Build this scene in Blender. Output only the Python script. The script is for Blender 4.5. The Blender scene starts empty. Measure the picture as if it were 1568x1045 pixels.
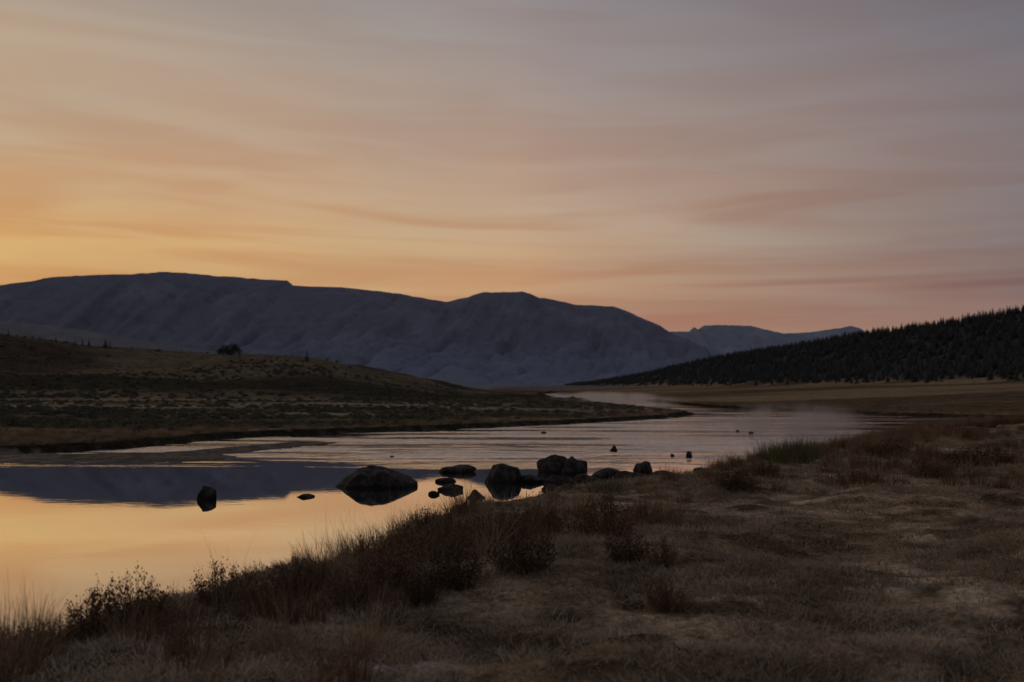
import bpy, math, numpy as np
from mathutils import Vector
rng = np.random.default_rng(7)
scene = bpy.context.scene
CAMH = 2.4; F = 1524.0; PITCH = math.atan(72.5/F)

# ---------------------------------------------------------------- helpers
def W(px, py, z=0.0):
    """image pixel cast through the camera -> ground position at height z"""
    u = (px-784)/F; v = (py-522.5)/F
    yy = math.cos(PITCH)+v*math.sin(PITCH); zz = math.sin(PITCH)-v*math.cos(PITCH)
    t = (z-CAMH)/zz
    return (u*t, yy*t)
def S(px, py, D):
    u = (px-784)/F; v = (py-522.5)/F
    yy = math.cos(PITCH)+v*math.sin(PITCH); zz = math.sin(PITCH)-v*math.cos(PITCH)
    t = D/yy
    return (u*t, CAMH+zz*t)
T = rng.random((256,256))
def vnoise(x, y, seed=0):
    x = np.asarray(x,float)+seed*17.31; y = np.asarray(y,float)+seed*9.77
    xi = np.floor(x).astype(int); yi = np.floor(y).astype(int)
    fx = x-xi; fy = y-yi
    fx = fx*fx*(3-2*fx); fy = fy*fy*(3-2*fy)
    a=T[xi&255, yi&255]; b=T[(xi+1)&255, yi&255]; c=T[xi&255,(yi+1)&255]; d=T[(xi+1)&255,(yi+1)&255]
    return (a*(1-fx)+b*fx)*(1-fy)+(c*(1-fx)+d*fx)*fy
def fbm(x, y, seed=0, octv=4):
    s=0; amp=0.5; tot=0
    for i in range(octv):
        s = s+amp*vnoise(x*2**i, y*2**i, seed+i*3); tot+=amp; amp*=0.5
    return s/tot
def sst(a, b, x):
    t = np.clip((x-a)/(b-a),0,1); return t*t*(3-2*t)
def lin(c):
    c = np.array(c,float)/255.0
    return tuple(np.where(c<=0.04045, c/12.92, ((c+0.055)/1.055)**2.4))
def mkmesh(name, verts, faces, smooth=False, mats=None, matidx=None):
    me = bpy.data.meshes.new(name)
    me.from_pydata(np.asarray(verts).tolist(), [], np.asarray(faces).tolist() if isinstance(faces,np.ndarray) else faces)
    if smooth: me.polygons.foreach_set('use_smooth',[True]*len(me.polygons))
    for m in (mats or []): me.materials.append(m)
    if matidx is not None: me.polygons.foreach_set('material_index', np.asarray(matidx,dtype=np.int32))
    me.update()
    return me
def mkobj(name, me, coll=None, loc=(0,0,0)):
    o = bpy.data.objects.new(name, me); o.location = loc
    (coll or scene.collection).objects.link(o)
    return o

class NT:
    def __init__(s, tree): s.t=tree; s.n=tree.nodes; s.l=tree.links
    def new(s, typ, **kw):
        n = s.n.new(typ)
        for k,v in kw.items(): setattr(n,k,v)
        return n
    def link(s,a,b): s.l.new(a,b)
    def math(s, op, a, b=None, c=None, clamp=False):
        n = s.new('ShaderNodeMath', operation=op, use_clamp=clamp)
        for i,v in enumerate((a,b,c)):
            if v is None: continue
            if isinstance(v,(int,float)): n.inputs[i].default_value=v
            else: s.link(v,n.inputs[i])
        return n.outputs[0]
    def mapr(s, v, a, b, c=0.0, d=1.0, smooth=True):
        n = s.new('ShaderNodeMapRange'); n.interpolation_type = 'SMOOTHSTEP' if smooth else 'LINEAR'
        s.link(v,n.inputs[0])
        for i,x in zip((1,2,3,4),(a,b,c,d)): n.inputs[i].default_value=x
        return n.outputs[0]
    def mix(s, f, a, b, blend='MIX'):
        n = s.new('ShaderNodeMix', data_type='RGBA', blend_type=blend)
        if isinstance(f,(int,float)): n.inputs[0].default_value=f
        else: s.link(f,n.inputs[0])
        for i,v in ((6,a),(7,b)):
            if isinstance(v,(tuple,list)): n.inputs[i].default_value=(*v[:3],1)
            else: s.link(v,n.inputs[i])
        return n.outputs[2]
    def noise(s, vec, scale, detail=4, rough=0.55, dist=0.0):
        n = s.new('ShaderNodeTexNoise'); n.inputs['Scale'].default_value=scale
        n.inputs['Detail'].default_value=detail; n.inputs['Roughness'].default_value=rough
        n.inputs['Distortion'].default_value=dist
        if vec is not None: s.link(vec,n.inputs['Vector'])
        return n.outputs['Fac']
    def ramp(s, fac, stops):
        n = s.new('ShaderNodeValToRGB'); cr=n.color_ramp
        while len(cr.elements)<len(stops): cr.elements.new(0.5)
        for e,(p,c) in zip(cr.elements, stops): e.position=p
        for e,(p,c) in zip(cr.elements, stops): e.color=(*c,1)
        s.link(fac,n.inputs[0]); return n.outputs[0]
def newmat(name):
    m = bpy.data.materials.new(name); m.use_nodes=True
    t = NT(m.node_tree); b = m.node_tree.nodes['Principled BSDF']
    b.inputs['Specular IOR Level'].default_value=0.15
    b.inputs['Roughness'].default_value=0.9
    return m,t,b
def bump(t, b, h, strength, dist):
    n=t.new('ShaderNodeBump'); n.inputs['Strength'].default_value=strength; n.inputs['Distance'].default_value=dist
    t.link(h,n.inputs['Height']); t.link(n.outputs[0],b.inputs['Normal'])

# ---------------------------------------------------------------- world sky
wd = bpy.data.worlds.new("World"); scene.world=wd; wd.use_nodes=True
t = NT(wd.node_tree); t.n.clear()
tc = t.new('ShaderNodeTexCoord'); sep=t.new('ShaderNodeSeparateXYZ'); t.link(tc.outputs['Generated'],sep.inputs[0])
X,Y,Z = sep.outputs
hor = t.math('SQRT', t.math('ADD', t.math('ADD', t.math('MULTIPLY',X,X), t.math('MULTIPLY',Y,Y)), 0.0001))
A = t.math('DIVIDE', X, hor)
fac = t.math('MULTIPLY', Z, 2.0, clamp=True)
L = lambda *c: lin(c)
left = t.ramp(fac, [(0,L(188,138,96)),(.18,L(206,160,106)),(.27,L(214,175,116)),(.36,L(202,168,126)),(.48,L(190,165,137)),(.62,L(183,165,144)),(.76,L(158,149,141)),(1,L(126,125,132))])
cent = t.ramp(fac, [(0,L(164,126,113)),(.13,L(178,136,112)),(.2,L(196,156,120)),(.28,L(195,163,131)),(.4,L(184,156,135)),(.5,L(171,151,139)),(.64,L(158,146,143)),(1,L(124,123,132))])
rite = t.ramp(fac, [(0,L(140,115,107)),(.09,L(157,127,112)),(.17,L(133,114,112)),(.28,L(136,124,123)),(.4,L(133,122,123)),(.58,L(123,116,121)),(.74,L(106,106,116)),(1,L(98,103,118))])
c1 = t.mix(t.mapr(A,-.46,.06,smooth=False), left, cent)
c2 = t.mix(t.mapr(A,.0,.46,smooth=False), c1, rite)
c3 = t.mix(t.mapr(Y,.4,-.5), c2, L(112,112,120))
def cvec(zs, xt, off):
    cv = t.new('ShaderNodeCombineXYZ')
    t.link(t.math('MULTIPLY',X,1.5),cv.inputs[0]); t.link(t.math('MULTIPLY',Y,1.5),cv.inputs[1])
    zc = t.math('POWER', t.math('MAXIMUM',Z,0.0), .62)
    t.link(t.math('ADD', t.math('ADD', t.math('MULTIPLY',zc,zs), t.math('MULTIPLY',X,xt)), off),cv.inputs[2])
    return cv.outputs[0]
n1 = t.mapr(t.noise(cvec(7,.9,0),1.2,3,.45,.5), .34,.66)
n2 = t.mapr(t.noise(cvec(15,.3,3),2.0,3,.45,.8), .34,.66)
n3 = t.mapr(t.noise(cvec(5,-.6,9),1.5,3,.5,.4), .35,.65)
n4 = t.mapr(t.noise(cvec(24,.2,5),1.3,2,.4,.5), .54,.68)
cloud = t.math('ADD', t.math('MULTIPLY',n1,.4), t.math('MULTIPLY',n2,.6))
hi = t.mapr(Z,.15,.30)
tint = t.mix(cloud, (0.90,0.74,0.68), (1.04,1.09,1.11))
rf = t.math('MAXIMUM', t.math('MULTIPLY',hi,.6), t.mapr(A,.1,.45,0,.4))
tint2 = t.mix(rf, tint, (.98,.97,.96))
tint3 = t.mix(n3, (1.02,.98,.96), (.97,1.0,1.03))
lowband = t.math('MULTIPLY', n4, t.mapr(Z,.15,.09))
tint4 = t.mix(lowband, (1,1,1), (.86,.76,.78))
c4 = t.mix(1.0, t.mix(1.0, t.mix(1.0, c3, tint2, 'MULTIPLY'), tint3, 'MULTIPLY'), tint4, 'MULTIPLY')
below = t.mix(t.mapr(Z,-.02,-.12), c4, (0.03,0.028,0.026))
sky = t.new('ShaderNodeTexSky', sky_type='NISHITA'); sky.sun_disc=False
sky.sun_elevation=math.radians(2.0); sky.sun_rotation=math.radians(-42)
b1 = t.new('ShaderNodeBackground'); t.link(below,b1.inputs[0]); b1.inputs[1].default_value=1.0
b2 = t.new('ShaderNodeBackground'); t.link(sky.outputs[0],b2.inputs[0]); b2.inputs[1].default_value=0.002
ad = t.new('ShaderNodeAddShader'); t.link(b1.outputs[0],ad.inputs[0]); t.link(b2.outputs[0],ad.inputs[1])
out = t.new('ShaderNodeOutputWorld'); t.link(ad.outputs[0],out.inputs[0])

sun = bpy.data.lights.new('sun','SUN'); sun.energy=0.10; sun.angle=math.radians(5); sun.color=(1,.72,.42)
so = mkobj('sun', sun); 
el=math.radians(9); az=math.radians(-46)
dv = Vector((math.sin(az)*math.cos(el), math.cos(az)*math.cos(el), math.sin(el)))
so.rotation_euler = dv.to_track_quat('Z','Y').to_euler(); so.location=(0,0,30)

# ---------------------------------------------------------------- shorelines (world metres, mostly cast from image pixels)
near = [(-120,-12),(-40,-9),(-14,-2),(-8,4),(-5.7,7.6)] + [W(*p) for p in [(0,1035),(80,1000),(180,968),(290,935),(350,905),(450,892),(540,872),(600,838),(650,806),(740,787),(840,768),(900,757),(1000,746),(1070,732),(1150,714),(1230,700),(1290,688),(1350,673),(1420,662),(1500,654),(1600,650)]] + [(70,70),(160,66)]
right = [(160,72),(80,76)] + [W(*p) for p in [(1568,642),(1450,639),(1300,634),(1150,628),(1060,622),(1000,615),(960,610.5),(930,606.5)]] + [(30,380),(40,600),(30,900),(-20,1300)]
leftb = [(-34,1300),(16,900),(26,600),(12,390)] + [W(*p) for p in [(840,608),(880,613),(940,620),(1000,627),(1045,631),(1062,635),(1035,640),(960,645),(850,651),(700,658),(560,663),(420,668),(330,674),(200,688),(0,697)]] + [(-26,34),(-60,36),(-120,44)]
poly = np.array(near+right+leftb)
nearA = np.array(near)
def sdist(x, y):
    d = np.full(x.shape, 1e9); inside = np.zeros(x.shape,bool)
    n=len(poly)
    for i in range(n):
        ax,ay = poly[i]; bx,by = poly[(i+1)%n]
        ex,ey = bx-ax, by-ay
        tt = np.clip(((x-ax)*ex+(y-ay)*ey)/(ex*ex+ey*ey+1e-9),0,1)
        d = np.minimum(d, (x-ax-tt*ex)**2+(y-ay-tt*ey)**2)
        if ay!=by:
            c = ((ay>y)!=(by>y)) & (x < ex*(y-ay)/ey+ax)
            inside ^= c
    d = np.sqrt(d)
    return np.where(inside,-d,d)
def capsule(x,y,a,b):
    ex,ey=b[0]-a[0],b[1]-a[1]
    tt=np.clip(((x-a[0])*ex+(y-a[1])*ey)/(ex*ex+ey*ey),0,1)
    return np.hypot(x-a[0]-tt*ex,y-a[1]-tt*ey)
LH = [S(px,py,300) for px,py in [(0,514),(60,521),(130,529),(200,537),(340,544),(450,547),(500,552),(560,565),(620,577),(680,593)]]
lhx = np.array([-400,-260]+[p[0] for p in LH]+[-8]); lhz=np.array([34,27]+[p[1]-1.0 for p in LH]+[0])
HY = np.array([0,350,600,900,1150,1400,1800,2500]); HB=np.array([200,185,183,175,165,150,120,60]); HC=np.array([400,340,309,275,240,200,145,80]); HZ=np.array([36,38,40.5,36,31,17,5,1])
pits=[W(px,py,.65) for px,py in [(1385,912),(1398,920),(1465,937),(1495,962),(1210,765),(1150,770),(1120,790),(1330,860),(1425,880),(1180,850),(1290,840),(1540,930),(1240,905),(870,905),(840,955),(1480,780),(1100,870),(1375,835),(1450,1000),(560,985),(720,1000)]]
frost=[(W(px,py,.6),r) for px,py,r in [(715,950,.30),(600,985,.4),(500,985,.3),(640,960,.3)]]
def terrain(x, y):
    d = sdist(x,y)
    r = np.hypot(x,y)
    d = d + (fbm(x*1.3,y*1.3,1,3)-.5)*np.clip(0.7+r*0.012,0,2.0)
    isnear = y < np.interp(x, nearA[:,0], nearA[:,1])
    isright = (~isnear) & (x > np.interp(y,[60,94,131,174,305,380,600,900,1300],[25,25,21,20,21,21,33,23,-27]))
    isleft = ~(isnear|isright)
    dl = np.maximum(d,0)
    und = fbm(x*.35,y*.35,5,4)-.5
    hn = 0.42*(1-np.exp(-dl/0.6)) + 0.012*np.minimum(dl,25) + und*0.34*sst(.5,4,dl) + (fbm(x*2.2,y*2.2,8,3)-.5)*.15*sst(.2,1,dl)
    for p in pits:
        hn = hn - .09*np.exp(-(((x-p[0])/.16)**2+((y-p[1])/.13)**2))
    hl = 0.26*sst(0,.7,dl)+0.45*sst(2,60,dl)+ (fbm(x*.12,y*.12,9,4)-.5)*.35*sst(3,15,dl)
    hill = np.interp(x*np.clip(300/np.maximum(y,1),1,1.6)**.5, lhx,lhz)*sst(125,300,y)*(1-sst(330,900,y))
    hill = hill*(1+ (fbm(x*.018,y*.018,12,4)-.5)*1.0*(1-sst(220,295,y))) + (fbm(x*.05,y*.05,13,4)-.5)*3.0*sst(140,220,y)*(1-sst(500,900,y))
    hl = hl+np.where(isleft,hill,0)
    xb=np.interp(y,HY,HB); xc=np.interp(y,HY,HC); zc=np.interp(y,HY,HZ)
    fh = zc*sst(0,1,(x-xb*.9)/(xc-xb*.9))
    hr = 0.26*sst(0,1.0,dl)+0.034*np.clip(dl-14,0,170)*sst(60,120,y) + fh + (fbm(x*.02,y*.02,14,4)-.5)*3.0*sst(60,200,dl)
    h = np.where(isnear,hn,np.where(isright,hr,hl))
    h = np.where(r>2500, h*(1-sst(2500,4000,r)), h)
    hw = np.maximum(d*0.35,-0.6)-.01
    h = np.where(d<0, hw, h)
    g = np.minimum(capsule(x,y,(-34,34.8),(-12.0,34.5))/2.4, capsule(x,y,(-12.5,35),(-9.0,43.5))/1.5)
    g = g + (fbm(x*.9,y*.9,21,3)-.5)*.5
    bar = 0.09*(1-g)
    isbar = (bar>0)&(d<.4)
    h = np.where(isbar&(d<0), np.maximum(h,bar), h)
    return h, d, isnear, isright, isleft, isbar
def height(x,y):
    return terrain(np.atleast_1d(np.asarray(x,float)),np.atleast_1d(np.asarray(y,float)))[0]

# ---------------------------------------------------------------- ground sheet
fine = np.radians(np.arange(-40,40.001,0.15)); side=np.radians(np.arange(44,318,4))
azs = np.concatenate([fine,side]); NA=len(azs)
rad = np.concatenate([[0.02],np.exp(np.linspace(math.log(1.5),math.log(14000),800))]); NR=len(rad)
AZ,RR = np.meshgrid(azs,rad)
gx=(RR*np.sin(AZ)).ravel(); gy=(RR*np.cos(AZ)).ravel()
gh,gd,gn,gr,gl,gbar = terrain(gx,gy)
i,j = np.meshgrid(np.arange(NR-1),np.arange(NA),indexing='ij')
j2=(j+1)%NA
faces=np.stack([i*NA+j,i*NA+j2,(i+1)*NA+j2,(i+1)*NA+j],-1).reshape(-1,4)[:,::-1]
def C(*c): return np.array(c,float)[None,:]
N=len(gx); col=np.zeros((N,3))
f1=fbm(gx*.5,gy*.5,31,4)[:,None]; f2=fbm(gx*.03,gy*.09,33,5)[:,None]; f3=fbm(gx*1.6,gy*2.2,35,4)[:,None]
mixc=lambda a,b,k: a*(1-k)+b*k
turf=mixc(C(.23,.165,.10),C(.42,.325,.22),sst(.38,.64,f1)); turf=mixc(turf,C(.09,.062,.038),sst(.50,.66,f3)*.85)
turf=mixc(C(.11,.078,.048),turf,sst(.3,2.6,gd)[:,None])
pk=np.zeros(N)
for p in pits: pk=np.maximum(pk,np.exp(-(((gx-p[0])/.20)**2+((gy-p[1])/.16)**2)))
turf=mixc(turf,C(.03,.022,.015),pk[:,None]*.95)
fk=np.zeros(N)
for p,r in frost: fk=np.maximum(fk,np.exp(-(((gx-p[0])/r)**2+((gy-p[1])/r)**2)))
turf=mixc(turf,C(.46,.42,.38),(fk*sst(.42,.66,fbm(gx*4,gy*4,71,4)))[:,None]*.5)
plain=mixc(C(.31,.24,.16),C(.115,.105,.066),sst(.40,.60,f2))
hillc=mixc(C(.055,.048,.032),C(.15,.117,.075),sst(.38,.62,fbm(gx*.02,gy*.025,37,5)[:,None]))
hillc=mixc(hillc,C(.105,.07,.052),sst(-70,-150,gx)[:,None]*.6)
leftc=mixc(plain,hillc,sst(115,175,gy)[:,None])
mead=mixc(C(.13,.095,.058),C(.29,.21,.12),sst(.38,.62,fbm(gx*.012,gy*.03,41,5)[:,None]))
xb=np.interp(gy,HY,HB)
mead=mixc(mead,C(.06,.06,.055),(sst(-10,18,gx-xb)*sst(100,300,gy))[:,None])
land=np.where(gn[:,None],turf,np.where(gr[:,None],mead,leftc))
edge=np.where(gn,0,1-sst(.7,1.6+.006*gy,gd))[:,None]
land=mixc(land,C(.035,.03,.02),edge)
land=mixc(land,C(.17,.18,.21),sst(700,2200,np.hypot(gx,gy))[:,None])  # far valley fades to a blue-grey haze painted into the ground colour
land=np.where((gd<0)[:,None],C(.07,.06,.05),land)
land=np.where(gbar[:,None],C(.17,.145,.115),land)
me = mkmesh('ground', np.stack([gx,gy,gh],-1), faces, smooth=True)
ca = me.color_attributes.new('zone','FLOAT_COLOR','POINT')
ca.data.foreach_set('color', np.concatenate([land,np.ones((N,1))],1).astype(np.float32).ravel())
m,t,b = newmat('ground_soil_grass')
at=t.new('ShaderNodeAttribute',attribute_name='zone'); geo=t.new('ShaderNodeNewGeometry'); P=geo.outputs['Position']
na=t.noise(P,1.7,5,.65); nb=t.noise(P,14,4,.7); nc=t.noise(P,.25,5,.6)
k = t.math('MULTIPLY', t.mapr(na,.3,.7,.55,1.35), t.mapr(nb,.3,.7,.55,1.4))
k = t.math('MULTIPLY', k, t.mapr(nc,.3,.7,.70,1.25))
kc = t.new('ShaderNodeCombineXYZ'); [t.link(k,kc.inputs[q]) for q in range(3)]
t.link(t.mix(1.0, at.outputs['Color'], kc.outputs[0],'MULTIPLY'), b.inputs['Base Color'])
b.inputs['Specular IOR Level'].default_value=0.0
bump(t,b,t.math('ADD',nb,t.math('MULTIPLY',na,2.0)),.9,.06)
me.materials.append(m)
mkobj('ground', me)

# ---------------------------------------------------------------- river
nx,ny=60,60
xs=np.linspace(-140,200,nx); ys=np.linspace(-20,1350,ny)
V=[(a,b_,0.0) for b_ in ys for a in xs]
Fq=[(q*nx+p,q*nx+p+1,(q+1)*nx+p+1,(q+1)*nx+p) for q in range(ny-1) for p in range(nx-1)]
m,t,b=newmat('river_water')
geo=t.new('ShaderNodeNewGeometry'); sp=t.new('ShaderNodeSeparateXYZ'); t.link(geo.outputs['Position'],sp.inputs[0])
mp=t.new('ShaderNodeMapping'); mp.inputs['Scale'].default_value=(.07,.34,1); t.link(geo.outputs['Position'],mp.inputs[0])
patch=t.mapr(t.noise(mp.outputs[0],1.0,5,.62,.5),.45,.60)
yy=t.math('ADD',sp.outputs[1],t.math('MULTIPLY',sp.outputs[0],.05))
rif=t.math('MULTIPLY',t.mapr(yy,29,36),t.mapr(sp.outputs[0],12,26,1,.12))
rip=t.math('MULTIPLY',rif,t.math('ADD',.06,t.math('MULTIPLY',patch,.94)))
mp2=t.new('ShaderNodeMapping'); mp2.inputs['Scale'].default_value=(1.2,3.2,1); t.link(geo.outputs['Position'],mp2.inputs[0])
w1=t.noise(mp2.outputs[0],2.0,3,.5,.3); w2=t.noise(mp2.outputs[0],.25,3,.5)
hgt=t.math('ADD',t.math('MULTIPLY',w1,t.math('ADD',t.math('MULTIPLY',rip,.085),.0003)),t.math('MULTIPLY',w2,.0010))
bp=t.new('ShaderNodeBump'); bp.inputs['Strength'].default_value=1.0; bp.inputs['Distance'].default_value=1.0; t.link(hgt,bp.inputs['Height'])
gl_=t.new('ShaderNodeBsdfGlossy'); gl_.inputs['Color'].default_value=(.95,.95,.95,1)
t.link(t.math('ADD',t.math('MULTIPLY',rip,.12),.015),gl_.inputs['Roughness']); t.link(bp.outputs[0],gl_.inputs['Normal'])
df=t.new('ShaderNodeBsdfDiffuse'); df.inputs['Color'].default_value=(.04,.037,.03,1)
fr=t.new('ShaderNodeFresnel'); fr.inputs['IOR'].default_value=1.33
mx=t.new('ShaderNodeMixShader'); t.link(t.mapr(fr.outputs[0],.10,.42,.32,.93,False),mx.inputs[0]); t.link(df.outputs[0],mx.inputs[1]); t.link(gl_.outputs[0],mx.inputs[2])
t.link(mx.outputs[0],t.n['Material Output'].inputs[0])
mkobj('river', mkmesh('river',V,Fq,True,[m]))

# ---------------------------------------------------------------- mountains
def mountain_mat(name, hi, lo, z0, z1, sc):  # aerial haze painted into the base colours, paler blue towards the foot
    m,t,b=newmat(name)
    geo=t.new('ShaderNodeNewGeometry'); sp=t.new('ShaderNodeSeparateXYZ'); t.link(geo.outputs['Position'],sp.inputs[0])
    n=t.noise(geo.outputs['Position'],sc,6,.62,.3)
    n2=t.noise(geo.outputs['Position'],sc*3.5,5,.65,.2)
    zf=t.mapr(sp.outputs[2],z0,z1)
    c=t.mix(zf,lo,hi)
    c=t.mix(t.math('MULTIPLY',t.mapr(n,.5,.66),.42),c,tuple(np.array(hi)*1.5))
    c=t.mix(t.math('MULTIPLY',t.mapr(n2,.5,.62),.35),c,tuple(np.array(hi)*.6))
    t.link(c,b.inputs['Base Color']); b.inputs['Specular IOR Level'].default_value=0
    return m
def ridge(name, pts, D, front, back, mat, amp, nx=420, ny=110, rough=3.0):
    xs_=np.array([p[0] for p in pts]); zs_=np.array([p[1] for p in pts])
    x=np.linspace(xs_[0],xs_[-1],nx); y=np.concatenate([np.linspace(D-front,D,ny),np.linspace(D,D+back,20)[1:]])
    XX,YY=np.meshgrid(x,y)
    R=np.interp(XX,xs_,zs_)
    R=R+(vnoise(XX/30,XX*0,3)-.5)*rough+(vnoise(XX/11,XX*0,6)-.5)*rough*.5
    tt=np.clip((YY-(D-front))/front,0,1)
    prof=.22*tt+.12*sst(.2,.55,tt)+.66*sst(.5,1.0,tt)**1.1
    spur=fbm(XX/(.07*D)+YY/(.2*D),YY/(.25*D),17,5)-.5
    gul=np.abs(fbm(XX/(.025*D)-YY/(.12*D),YY/(.16*D),19,5)-.5)*2
    w_=np.sin(np.pi*np.clip(tt,0,1))**.7
    H=R*prof+(spur*1.8-gul*1.2+.3)*amp*w_*np.clip(R/200,0.1,1)
    H=np.minimum(H,R*np.clip(.25+tt*.75,0,1)+2)
    bk=np.clip((YY-D)/back,0,1); H=np.where(YY>D,R*(1-.8*bk),H)
    H=np.maximum(H,-5); H[0,:]=-5; 
    ny_=len(y)
    i,j=np.meshgrid(np.arange(ny_-1),np.arange(nx-1),indexing='ij')
    fa=np.stack([i*nx+j,i*nx+j+1,(i+1)*nx+j+1,(i+1)*nx+j],-1).reshape(-1,4)
    return mkobj(name,mkmesh(name,np.stack([XX.ravel(),YY.ravel(),H.ravel()],-1),fa,True,[mat]))
D=4500
pts=[(-4200,150),(-3000,330)]+[S(px,py,D) for px,py in [(-200,490),(-60,480),(0,461),(12,455),(22,447),(34,440),(52,432),(80,428),(92,424),(150,421),(205,421),(232,418),(256,417),(290,419),(330,423),(362,425),(400,428),(440,430),(449,438),(520,440),(560,444),(610,450),(640,456),(685,463),(700,459),(716,456),(738,448),(800,447),(812,450),(825,456),(848,459),(880,467),(940,470),(958,477),(980,488),(1000,499),(1022,511),(1050,528),(1085,551),(1120,566),(1180,584),(1240,594)]]
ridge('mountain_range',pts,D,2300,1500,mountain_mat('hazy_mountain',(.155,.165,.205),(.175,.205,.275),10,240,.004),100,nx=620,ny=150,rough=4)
D=8000
pts=[S(px,py,D) for px,py in [(880,590),(930,540),(980,512),(1020,508),(1055,508),(1063,501),(1068,505),(1078,499),(1100,498),(1148,499),(1175,506),(1200,511),(1240,509),(1262,506),(1290,502),(1302,499),(1308,503),(1318,508),(1326,517),(1380,527),(1450,545),(1560,570)]]
ridge('distant_mesa',pts,D,2500,1200,mountain_mat('distant_mesa_rock_haze',(.215,.24,.30),(.25,.285,.355),50,400,.003),45,nx=360,ny=60,rough=5)
D=2300
pts=[(-2600,190),(-1700,175)]+[S(px,py,D) for px,py in [(-200,484),(0,494),(80,499),(150,510),(250,527),(400,548),(520,563),(650,578),(780,589),(900,594)]]
ridge('foothill',pts,D,1000,700,mountain_mat('foothill_grass_haze',(.155,.155,.162),(.175,.19,.23),10,130,.006),30,nx=300,ny=60,rough=1.5)

# ---------------------------------------------------------------- scatter machinery
def scatter(name, coll, pos, rot, scl, idx):
    me=bpy.data.meshes.new(name); me.from_pydata(np.asarray(pos).tolist(),[],[])
    n=len(pos)
    for nm,arr in (('rot',rot),('scl',scl)):
        a=me.attributes.new(nm,'FLOAT_VECTOR','POINT'); a.data.foreach_set('vector',np.asarray(arr,np.float32).ravel())
    a=me.attributes.new('idx','INT','POINT'); a.data.foreach_set('value',np.asarray(idx,np.int32))
    o=mkobj(name,me)
    ng=bpy.data.node_groups.new(name+'_scatter','GeometryNodeTree')
    ng.interface.new_socket('Geometry',in_out='INPUT',socket_type='NodeSocketGeometry')
    ng.interface.new_socket('Geometry',in_out='OUTPUT',socket_type='NodeSocketGeometry')
    gi=ng.nodes.new('NodeGroupInput'); go=ng.nodes.new('NodeGroupOutput')
    ci=ng.nodes.new('GeometryNodeCollectionInfo'); ci.inputs['Collection'].default_value=coll
    ci.inputs['Separate Children'].default_value=True; ci.inputs['Reset Children'].default_value=True
    ip=ng.nodes.new('GeometryNodeInstanceOnPoints'); ip.inputs['Pick Instance'].default_value=True
    def att(nm,ty):
        q=ng.nodes.new('GeometryNodeInputNamedAttribute'); q.data_type=ty; q.inputs['Name'].default_value=nm; return q.outputs['Attribute']
    lk=ng.links.new
    lk(gi.outputs[0],ip.inputs['Points']); lk(ci.outputs[0],ip.inputs['Instance'])
    lk(att('idx','INT'),ip.inputs['Instance Index']); lk(att('rot','FLOAT_VECTOR'),ip.inputs['Rotation']); lk(att('scl','FLOAT_VECTOR'),ip.inputs['Scale'])
    lk(ip.outputs[0],go.inputs[0])
    md=o.modifiers.new('scatter','NODES'); md.node_group=ng
    return o
def rots(n,tilt=.1):
    r=np.zeros((n,3)); r[:,:2]=rng.normal(0,tilt,(n,2)); r[:,2]=rng.random(n)*6.283; return r
def blades(n, r, h0, h1, lean, w, segs=3, droop=1.6, rp=.5):
    ang=rng.random(n)*6.283; rr=r*rng.random(n)**rp
    base=np.stack([rr*np.cos(ang),rr*np.sin(ang),np.full(n,-.02)],-1)
    h=h0+(h1-h0)*rng.random(n); da=ang+rng.normal(0,1.0,n); ln=lean*rng.random(n)
    wa=rng.random(n)*3.1416; wv=np.stack([np.cos(wa),np.sin(wa),wa*0],-1)
    vs=[]
    for s in range(segs+1):
        tt=s/segs
        p=base+np.stack([np.cos(da)*ln*h*tt**droop,np.sin(da)*ln*h*tt**droop,h*tt*(1-.25*ln*tt)],-1)
        ww=(w*(1-.85*tt)*.5)
        vs+= [p-wv*ww,p+wv*ww]
    V=np.stack(vs,1).reshape(-1,3); k=2*(segs+1)
    fs=[]
    b0=np.arange(n)*k
    for s in range(segs): fs.append(np.stack([b0+2*s,b0+2*s+1,b0+2*s+3,b0+2*s+2],-1))
    return V,np.concatenate(fs)
def merge(parts):
    V=[];Fs=[];M=[];o=0
    for v,f,mi in parts:
        V.append(v);Fs.append(f+o);o+=len(v);M.append(np.full(len(f),mi))
    return np.concatenate(V),np.concatenate(Fs),np.concatenate(M)
def leaves(centers, size, asp=.4, up=.3):
    n=len(centers)
    d=rng.normal(0,1,(n,3)); d[:,2]=np.abs(d[:,2])+up; d/=np.linalg.norm(d,axis=1)[:,None]
    s=np.cross(d,rng.normal(0,1,(n,3))); s/=np.linalg.norm(s,axis=1)[:,None]
    L_=(size*(.6+.8*rng.random(n)))[:,None]; w=L_*asp*.5
    V=np.stack([centers,centers+d*L_*.5+s*w,centers+d*L_,centers+d*L_*.5-s*w],1).reshape(-1,3)
    b0=np.arange(n)*4
    return V,np.stack([b0,b0+1,b0+2,b0+3],-1)
def plantmat(name, a, b_, zs=None):
    m,t,b=newmat(name)
    oi=t.new('ShaderNodeObjectInfo'); geo=t.new('ShaderNodeNewGeometry')
    n=t.noise(geo.outputs['Position'],.9,2,.5)
    f=t.math('ADD',t.math('MULTIPLY',oi.outputs['Random'],.4),t.math('MULTIPLY',t.mapr(n,.35,.65),.6))
    f2_=t.math('ADD',t.math('MULTIPLY',f,.75),t.math('MULTIPLY',geo.outputs['Random Per Island'],.25))
    t.link(t.mix(f2_,a,b_),b.inputs['Base Color']); b.inputs['Specular IOR Level'].default_value=.0
    return m
m_turf=plantmat('dry_turf',(.125,.086,.052),(.50,.395,.28))
m_straw=plantmat('straw_grass',(.135,.088,.052),(.42,.31,.195))
m_rust=plantmat('rust_sedge',(.078,.045,.027),(.245,.148,.086))
m_shrub=plantmat('shrub_leaf',(.046,.031,.019),(.15,.094,.055))
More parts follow.
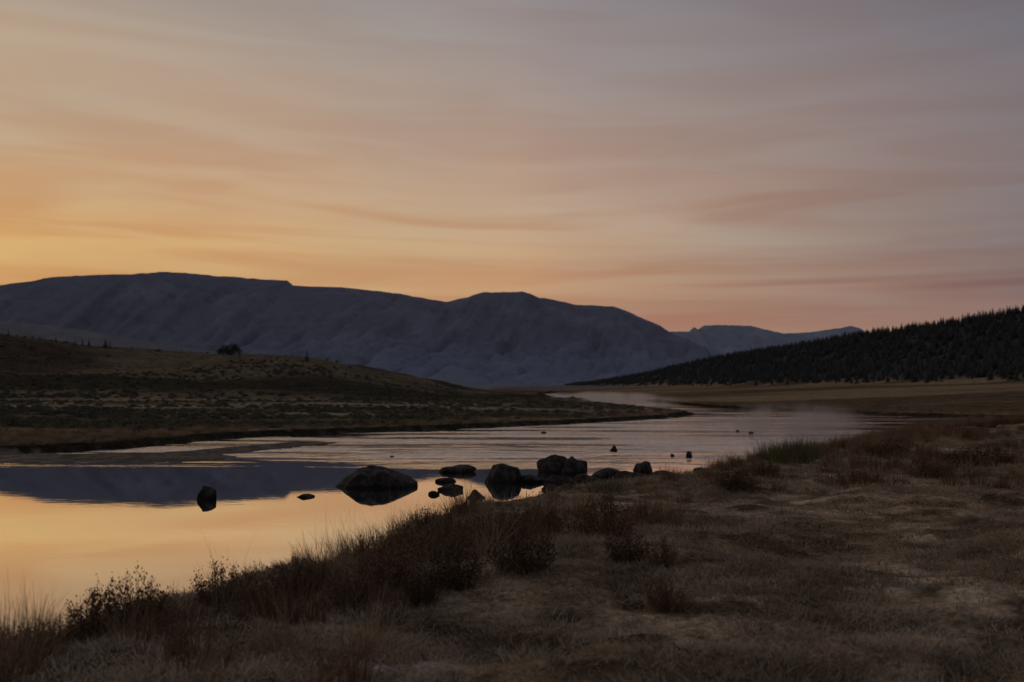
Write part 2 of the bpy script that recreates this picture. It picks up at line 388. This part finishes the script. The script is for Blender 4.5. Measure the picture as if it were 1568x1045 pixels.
m_green=plantmat('green_sedge',(.09,.095,.04),(.19,.185,.085))
m_sage=plantmat('sage_leaf',(.07,.07,.048),(.175,.165,.12))
m_twig=plantmat('twig_bark',(.06,.045,.033),(.13,.09,.065))
m_con=plantmat('conifer_needle_haze',(.055,.06,.062),(.095,.098,.092))  # needle colour lightened with painted-in haze for the distant forest
m_jun=plantmat('juniper_foliage',(.035,.04,.03),(.07,.075,.055))
def lib(name, makers):
    c=bpy.data.collections.new(name)
    for q,(V,Fc,M,mats) in enumerate(makers):
        o=bpy.data.objects.new('%s_%02d'%(name,q),mkmesh(name,V,Fc,False,mats,M)); c.objects.link(o)
    return c
def turf_t():
    return (*merge([(*blades(28,.17,.03,.10,1.6,.009,2),0)]),[m_turf])
def straw_t(h):
    return (*merge([(*blades(70,.18,.18*h,.55*h,.9,.008,3),0),(*blades(12,.12,.5*h,.85*h,.4,.004,3),0)]),[m_straw])
def rust_t(h,mt):
    return (*merge([(*blades(90,.20,.2*h,.6*h,.7,.011,3),0)]),[mt])
def shrub_t(n=64,H=.7,R=.42,lf=34,leafm=None,ls=.045):
    parts=[];cs=[]
    V=[];Fq=[]
    for s in range(n):
        a=rng.random()*6.283; rr=R*rng.random()**.55; h=H*(1-.5*(rr/R)**2)*(.55+.5*rng.random())
        b0=np.array([rr*.35*math.cos(a),rr*.35*math.sin(a),-.04]); tip=np.array([rr*math.cos(a),rr*math.sin(a),h])
        ctrl=np.array([tip[0]*.8,tip[1]*.8,h*.4])
        ts=np.linspace(0,1,5)
        wv=np.array([math.cos(a+1.5),math.sin(a+1.5),0]); o=len(V)
        for q in ts:
            p=(1-q)**2*b0+2*q*(1-q)*ctrl+q*q*tip; ww=.005*(1-.7*q); V+= [p-wv*ww,p+wv*ww]
        for k in range(4): Fq.append((o+2*k,o+2*k+1,o+2*k+3,o+2*k+2))
        tq=.12+.88*rng.random(lf)
        for q in tq:
            p=(1-q)**2*b0+2*q*(1-q)*ctrl+q*q*tip; cs.append(p+rng.normal(0,.03,3))
    parts.append((np.array(V),np.array(Fq),0))
    lv,lf_=leaves(np.array(cs),ls,.35,.8); parts.append((lv,lf_,1))
    gv,gf=blades(140,.42,.12,.40,.9,.009,3); parts.append((gv,gf,2))
    return (*merge(parts),[m_twig,leafm,m_straw])
def sage_t():
    n=300; d=rng.normal(0,1,(n,3)); d[:,2]=np.abs(d[:,2]); d/=np.linalg.norm(d,axis=1)[:,None]
    lump=1+.3*np.sin(d[:,0]*5+rng.random()*6)*np.sin(d[:,1]*5)
    c=d*(.5*rng.random(n)**.35*lump)[:,None]*np.array([1,1,.75])
    return (*merge([(*leaves(c,.17,.4,.5),0)]),[m_sage])
def conifer_t(H=10,R=1.7,whorls=14):
    V=[];Fc=[];M=[]
    k=6
    for q,z in enumerate((-.8,H*.5,H)):
        r=.16*(1-z/H*.95) if z>0 else .18
        for s in range(k): V.append((r*math.cos(s*6.283/k),r*math.sin(s*6.283/k),z))
    for q in range(2):
        for s in range(k): Fc.append((q*k+s,q*k+(s+1)%k,(q+1)*k+(s+1)%k,(q+1)*k+s)); M.append(0)
    for w in range(whorls):
        f=w/(whorls-1); z=H*(.06+.92*f); rad_=R*(1-f)**.75*(.75+.4*rng.random())+.10
        nb_=int(9-4*f); a0=rng.random()*6.28
        for s in range(nb_):
            a=a0+s*6.283/nb_+rng.normal(0,.15); rl=rad_*(.7+.5*rng.random()); dz=-.22*rl-.1; wd=.28*rl+.14
            ca_,sa_=math.cos(a),math.sin(a); o=len(V)
            V+= [(0,0,z+.25),(ca_*rl*.6-sa_*wd,sa_*rl*.6+ca_*wd,z+dz*.7-.15),(ca_*rl,sa_*rl,z+dz),(ca_*rl*.6+sa_*wd,sa_*rl*.6-ca_*wd,z+dz*.7-.15)]
            Fc.append((o,o+1,o+2,o+3)); M.append(1)
    return (np.array(V),np.array(Fc),np.array(M),[m_twig,m_con])

def near_land(n, xr, yr, dmin, dmax=99):
    x=rng.uniform(*xr,n); y=rng.uniform(*yr,n)
    keep=(np.abs(x)<y*.62+1.5); x=x[keep];y=y[keep]
    h,d,a,b_,c,_=terrain(x,y); k=a&(d>dmin)&(d<dmax); return x[k],y[k],h[k],d[k]
TL=lib('turf_tuft',[turf_t() for _ in range(8)])
x1,y1,h1,d1=near_land(36000,(-8,9),(4.5,15),.15); x2,y2,h2,d2=near_land(26000,(-6,28),(15,42),.15)
x=np.r_[x1,x2];y=np.r_[y1,y2];h=np.r_[h1,h2]; n=len(x)
pn=fbm(x*.8,y*.8,51,3); kp=rng.random(n)<(.15+1.1*sst(.42,.62,pn))
for p in pits: kp&=(np.hypot(x-p[0],y-p[1])>.17)
x,y,h=x[kp],y[kp],h[kp]; n=len(x)
sc=(.5+.8*rng.random(n))[:,None]*np.array([1.2,1.2,.8])*(1+ (y>15)[:,None]*.5)
scatter('dry_turf',TL,np.stack([x,y,h],-1),rots(n),sc,rng.integers(0,8,n))
SL=lib('bank_tuft',[straw_t(1.) for _ in range(4)]+[rust_t(.8,m_rust) for _ in range(4)])
x,y,h,d=near_land(40000,(-9,36),(4.5,64),.0,4.2)
pn=fbm(x*.7,y*.7,55,3); kp=rng.random(len(x))<np.exp(-d/1.4)*(.12+.88*sst(.40,.58,pn)); x,y,h,pn,d=x[kp],y[kp],h[kp],pn[kp],d[kp]; n=len(x)
low=((x>.6)&(x<7.5)&(y>19)&(y<33)&(d<2.2)); 
sc=(.40+.75*rng.random(n)**1.3)[:,None]*np.ones(3)*np.where(low,.45,1)[:,None]
scatter('bank_grass',SL,np.stack([x,y,h],-1),rots(n,.12),sc,np.where(rng.random(n)<.5,rng.integers(0,4,n),rng.integers(4,8,n)))
x,y,h,d=near_land(18000,(5,44),(18,66),.2,16)
kp=rng.random(len(x))<.7*sst(.42,.58,fbm(x*.3,y*.3,58,3))*(.3+.7*sst(30,45,y)); x,y,h=x[kp],y[kp],h[kp]; n=len(x)
scatter('shore_scrub',SL,np.stack([x,y,h],-1),rots(n,.12),(.45+.65*rng.random(n))[:,None]*np.ones(3),rng.integers(3,8,n))

shr=[mkmesh('shrub_mesh_%d'%q,*(lambda r:(r[0],r[1],False,r[3],r[2]))(shrub_t(leafm=m_shrub if q%2 else m_rust))) for q in range(5)]
gsh=mkmesh('sedge_mesh',*(lambda r:(r[0],r[1],False,r[3],r[2]))((*merge([(*blades(420,.45,.3,.75,.6,.012,3),0)]),[m_green])))
def put(name, me, px, py, wpx, hpx, gz=.4):
    x,y=W(px,py,gz); z=float(height(x,y)[0]); x,y=W(px,py,z)
    z=float(height(x,y)[0]); s=wpx/F*y/.80; sz=hpx/F*y/.7
    o=mkobj(name,me,loc=(x,y,z)); o.scale=(s,s,sz); o.rotation_euler=(0,0,rng.random()*6.28); return o
for k,(px,py,w,hh) in enumerate([(150,975,90,85),(205,965,100,98),(245,960,60,60),(110,985,70,60),(335,930,90,72),(385,925,80,68),(455,915,90,60),(590,900,120,85),(655,822,70,48),(700,832,80,50),(740,840,100,66),(790,835,80,70),(835,822,70,75),(800,870,110,75),(930,822,110,70),(985,805,70,46),(960,860,80,60),(1020,940,70,60),(272,1005,42,44),(1015,860,50,55),(1130,748,70,40),(1170,728,50,30),(540,925,90,62),(700,900,110,65),(1310,742,80,26),(1420,730,90,30),(1500,715,100,36),(1350,700,80,32),(640,930,80,55),(60,1010,90,60),(620,870,100,70),(680,865,100,70),(500,900,80,55)]):
    put('riverside_shrub',shr[k%5],px,py,w,hh)
put('green_sedge_clump',gsh,1195,707,60,40); put('green_sedge_clump',gsh,1228,705,54,38); put('green_sedge_clump',gsh,1212,709,60,34)
put('green_sedge_clump',gsh,925,754,40,22)

GL=lib('sagebrush_bush',[sage_t() for _ in range(5)])
n=14000; y=46*np.exp(rng.random(n)*math.log(230/46)); x=rng.uniform(-.62,.22,n)*y
h,d,a,b_,c,_=terrain(x,y); k=c&(d>2.5)&(rng.random(n)<.06+.85*sst(.45,.58,fbm(x*.05,y*.16,61,4))); x,y,h=x[k],y[k],h[k]; n=len(x)
sc=(.22+.62*rng.random(n)**2)[:,None]*np.array([1.1,1.1,.8])
scatter('sagebrush',GL,np.stack([x,y,h],-1),rots(n),sc,rng.integers(0,5,n))
n=26000; y=36*np.exp(rng.random(n)*math.log(150/36)); x=rng.uniform(-.62,.55,n)*y
h,d,a,b_,c,_=terrain(x,y); k=(~a)&(d>.9)&(rng.random(n)<np.exp(-(d-.5)/12)); x,y,h=x[k],y[k],h[k]; n=len(x)
scatter('far_bank_grass',SL,np.stack([x,y,h],-1),rots(n),(.35+.4*rng.random(n))[:,None]*np.array([1.5,1.5,.7]),np.where(rng.random(n)<.85,rng.integers(0,4,n),5))
n=9000; y=rng.uniform(140,330,n); x=rng.uniform(-.62,-.05,n)*y
h,d,a,b_,c,_=terrain(x,y); k=c&(rng.random(n)<.05+.5*sst(.48,.62,fbm(x*.03,y*.03,64,4))); x,y,h=x[k],y[k],h[k]; n=len(x)
scatter('hillside_scrub',GL,np.stack([x,y,h],-1),rots(n),(.4+.9*rng.random(n)**2.5)[:,None]*np.ones(3),rng.integers(0,5,n))
FL=lib('conifer',[conifer_t(9+2*rng.random(),1.8+.8*rng.random()) for _ in range(6)])
n=36000; y=rng.uniform(250,2000,n); x=rng.uniform(100,520,n)
k=(x<y*.66); x,y=x[k],y[k]
xb=np.interp(y,HY,HB); xc=np.interp(y,HY,HC)
k=(x>xb+rng.normal(0,7,len(x)))&(x<xc+60); x,y=x[k],y[k]
h=height(x,y); n=len(x); s=.30+.34*rng.random(n)
scatter('conifer_forest',FL,np.stack([x,y,h],-1),rots(n,.03),s[:,None]*np.array([1.35,1.35,1]),rng.integers(0,6,n))
def juniper():
    parts=[];Vt=[];Ft=[]
    k=7
    def limb(p0,p1,r0,r1):
        o=len(Vt); p0=np.array(p0);p1=np.array(p1)
        for p,r in ((p0,r0),(p1,r1)):
            for s in range(k): Vt.append(p+np.array([r*math.cos(s*6.283/k),r*math.sin(s*6.283/k),0]))
        for s in range(k): Ft.append((o+s,o+(s+1)%k,o+k+(s+1)%k,o+k+s))
    limb((0,0,-.3),(.1,0,1.0),.25,.18); cs=[]
    for q in range(34):
        a=q*2.4; r=2.9*rng.random()**.5; zt=3.1*math.sqrt(max(.05,1-(r/3.1)**2))*(.25+.75*rng.random())
        tip=(r*math.cos(a),r*math.sin(a),zt)
        limb((.1,0,.4+.4*rng.random()),tip,.08,.03)
        nn=110; cs.append(np.array(tip)+rng.normal(0,1,(nn,3))*np.array([.40,.40,.32]))
    parts.append((np.array(Vt),np.array(Ft),0)); parts.append((*leaves(np.concatenate(cs),.26,.5,.3),1))
    return (*merge(parts),[m_twig,m_jun])
jr=juniper(); jm=mkmesh('juniper_mesh',jr[0],jr[1],False,jr[3],jr[2])
cm=[o.data for o in FL.objects]
def tree(name,me,px,D,hm,mh,ws=1):
    x=(px-784)/F*D; z=float(height(x,D)[0]); s=hm/mh; o=mkobj(name,me,loc=(x,D,z-.1)); o.scale=(s*ws,s*ws,s); o.rotation_euler[2]=rng.random()*6
tree('juniper_tree',jm,351,288,3.6,3.2,.95)
for px,D,hm in [(161,290,3.6),(168,292,2.4),(126,291,2.4),(136,291,2.6),(115,292,1.8),(470,270,3.2),(243,293,1.8),(85,291,2.),(447,292,1.6),(12,292,2.),(278,292,1.6),(60,292,1.5),(100,291,1.6)]:
    tree('conifer_tree',cm[px%6],px,D,hm,10,1.3)

# ---------------------------------------------------------------- boulders
m_rock,t,b=newmat('wet_basalt')
geo=t.new('ShaderNodeNewGeometry'); sp=t.new('ShaderNodeSeparateXYZ'); t.link(geo.outputs['Position'],sp.inputs[0])
n_=t.noise(geo.outputs['Position'],5,6,.65); n2_=t.noise(geo.outputs['Position'],30,4,.6)
cc=t.mix(t.mapr(n_,.38,.66),(.018,.016,.015),(.066,.057,.051))
wl=t.math('ADD',sp.outputs[2],t.math('MULTIPLY',t.math('SUBTRACT',n_,.5),.12))
cc=t.mix(t.mapr(wl,.02,.13),(.012,.010,.009),cc); t.link(cc,b.inputs['Base Color'])
b.inputs['Roughness'].default_value=.7; b.inputs['Specular IOR Level'].default_value=.15
bump(t,b,t.math('ADD',n_,t.math('MULTIPLY',n2_,.3)),1.0,.12)
import bmesh
def boulder(px,py,w,hh,dep=.75,jag=.20):
    x,y=W(px,py); wm=w/F*y; hm=hh/F*y
    bm=bmesh.new(); bmesh.ops.create_icosphere(bm,subdivisions=5 if w>25 else 3,radius=1.0)
    P=np.array([v.co[:] for v in bm.verts]); Pn=P/np.linalg.norm(P,axis=1)[:,None]
    K=13; nrm=rng.normal(0,1,(K,3)); nrm/=np.linalg.norm(nrm,axis=1)[:,None]; cd=.60+.38*rng.random(K)
    if w>100: # broad flat boulder tapering to both ends, steeper on the left
        nrm=np.array([[-.70,-.1,.70],[.50,-.1,.86],[-.06,-.25,.96],[.8,-.5,.35],[-.85,-.45,.25],[0,-.95,.3],[0,.9,.4],[.25,.4,.9],[-.3,.4,.85]]); nrm/=np.linalg.norm(nrm,axis=1)[:,None]; cd=np.array([.68,.62,.60,.95,.95,.75,.8,.7,.7])
    dots=Pn@nrm.T; rr=np.where(dots>.05,cd/np.maximum(dots,.05),9); 
    r=np.minimum(-np.log(np.sum(np.exp(-22*rr),axis=1))/22,1.05)
    s0=rng.random()*50
    r=r*(1+jag*(fbm(Pn[:,0]*2+Pn[:,2]+s0,Pn[:,1]*2-Pn[:,2]+s0,3,4)-.5)*2)
    Q=Pn*r[:,None]; q=Q[:,2]; Q[:,2]=np.where(q<0,q*.6,q)
    top=Q[:,2].max(); ex=(Q[:,0].max()-Q[:,0].min())/2
    Q[:,0]*=wm/2/ex; Q[:,1]*=wm/2*dep/ex; Q[:,2]=Q[:,2]/top*hm
    for v,c in zip(bm.verts,Q): v.co=c
    me=bpy.data.meshes.new('boulder'); bm.to_mesh(me); bm.free(); me.materials.append(m_rock)
    me.polygons.foreach_set('use_smooth',[True]*len(me.polygons))
    mkobj('boulder',me,loc=(x,y+wm*dep*.3,0.0))
for r_ in [(572,748,134,32),(314,765,31,20),(467,762,28,5),(701,724,58,11),(690,752,40,10),(683,739,32,7),(728,764,34,14),(767,740,64,29),(848,724,58,27),(882,726,42,26),(815,739,42,12),(862,742,64,12),(905,741,54,14),(935,733,60,16),(962,736,48,14),(985,724,30,17),(1018,742,68,20),(990,742,52,14),(1040,738,36,12),(940,691,13,9),(1056,700,10,9),(1030,699,6,4),(1150,664,8,3),(1130,661,7,3),(832,664,9,3),(600,700,8,2),(665,758,18,6),(900,755,50,15),(870,752,40,12),(845,752,34,10),(1078,729,36,12),(1265,708,30,14)]:
    boulder(*r_)
# ---------------------------------------------------------------- river mist
def mist(name, loc, size, dens, sc):
    me=bpy.data.meshes.new(name); bm=bmesh.new(); bmesh.ops.create_icosphere(bm,subdivisions=3,radius=1.0); bm.to_mesh(me); bm.free()
    o=mkobj(name,me,loc=loc); o.scale=size
    m=bpy.data.materials.new(name); m.use_nodes=True; t=NT(m.node_tree); t.n.clear()
    tc=t.new('ShaderNodeTexCoord'); ln=t.new('ShaderNodeVectorMath',operation='LENGTH'); t.link(tc.outputs['Object'],ln.inputs[0])
    geo=t.new('ShaderNodeNewGeometry')
    mp=t.new('ShaderNodeMapping'); mp.inputs['Scale'].default_value=(1,.25,.7); t.link(geo.outputs['Position'],mp.inputs[0])
    n=t.mapr(t.noise(mp.outputs[0],sc,3,.55),.44,.62)
    f=t.math('MULTIPLY',t.mapr(ln.outputs['Value'],1.0,.0),n)
    v=t.new('ShaderNodeVolumePrincipled'); v.inputs['Color'].default_value=(1,.94,.90,1); v.inputs['Anisotropy'].default_value=.55
    t.link(t.math('MULTIPLY',f,dens),v.inputs['Density'])
    o_=t.new('ShaderNodeOutputMaterial'); t.link(v.outputs[0],o_.inputs['Volume'])
    me.materials.append(m)
mist('river_mist',(15.6,56,.1),(5.0,10,1.9),.42,.8)
mist('river_mist',(19,200,.2),(13,70,1.8),.24,.25)

# ---------------------------------------------------------------- camera
cam=bpy.data.cameras.new('camera'); cam.lens=35; cam.sensor_width=36; cam.clip_end=30000; cam.clip_start=.05
cam.dof.use_dof=True; cam.dof.focus_distance=17; cam.dof.aperture_fstop=1.4
co=mkobj('camera',cam,loc=(0,0,CAMH)); co.rotation_euler=(math.radians(90)+PITCH,0,0)
scene.camera=co
scene.view_settings.view_transform='Standard'; scene.view_settings.look='None'; scene.view_settings.exposure=0
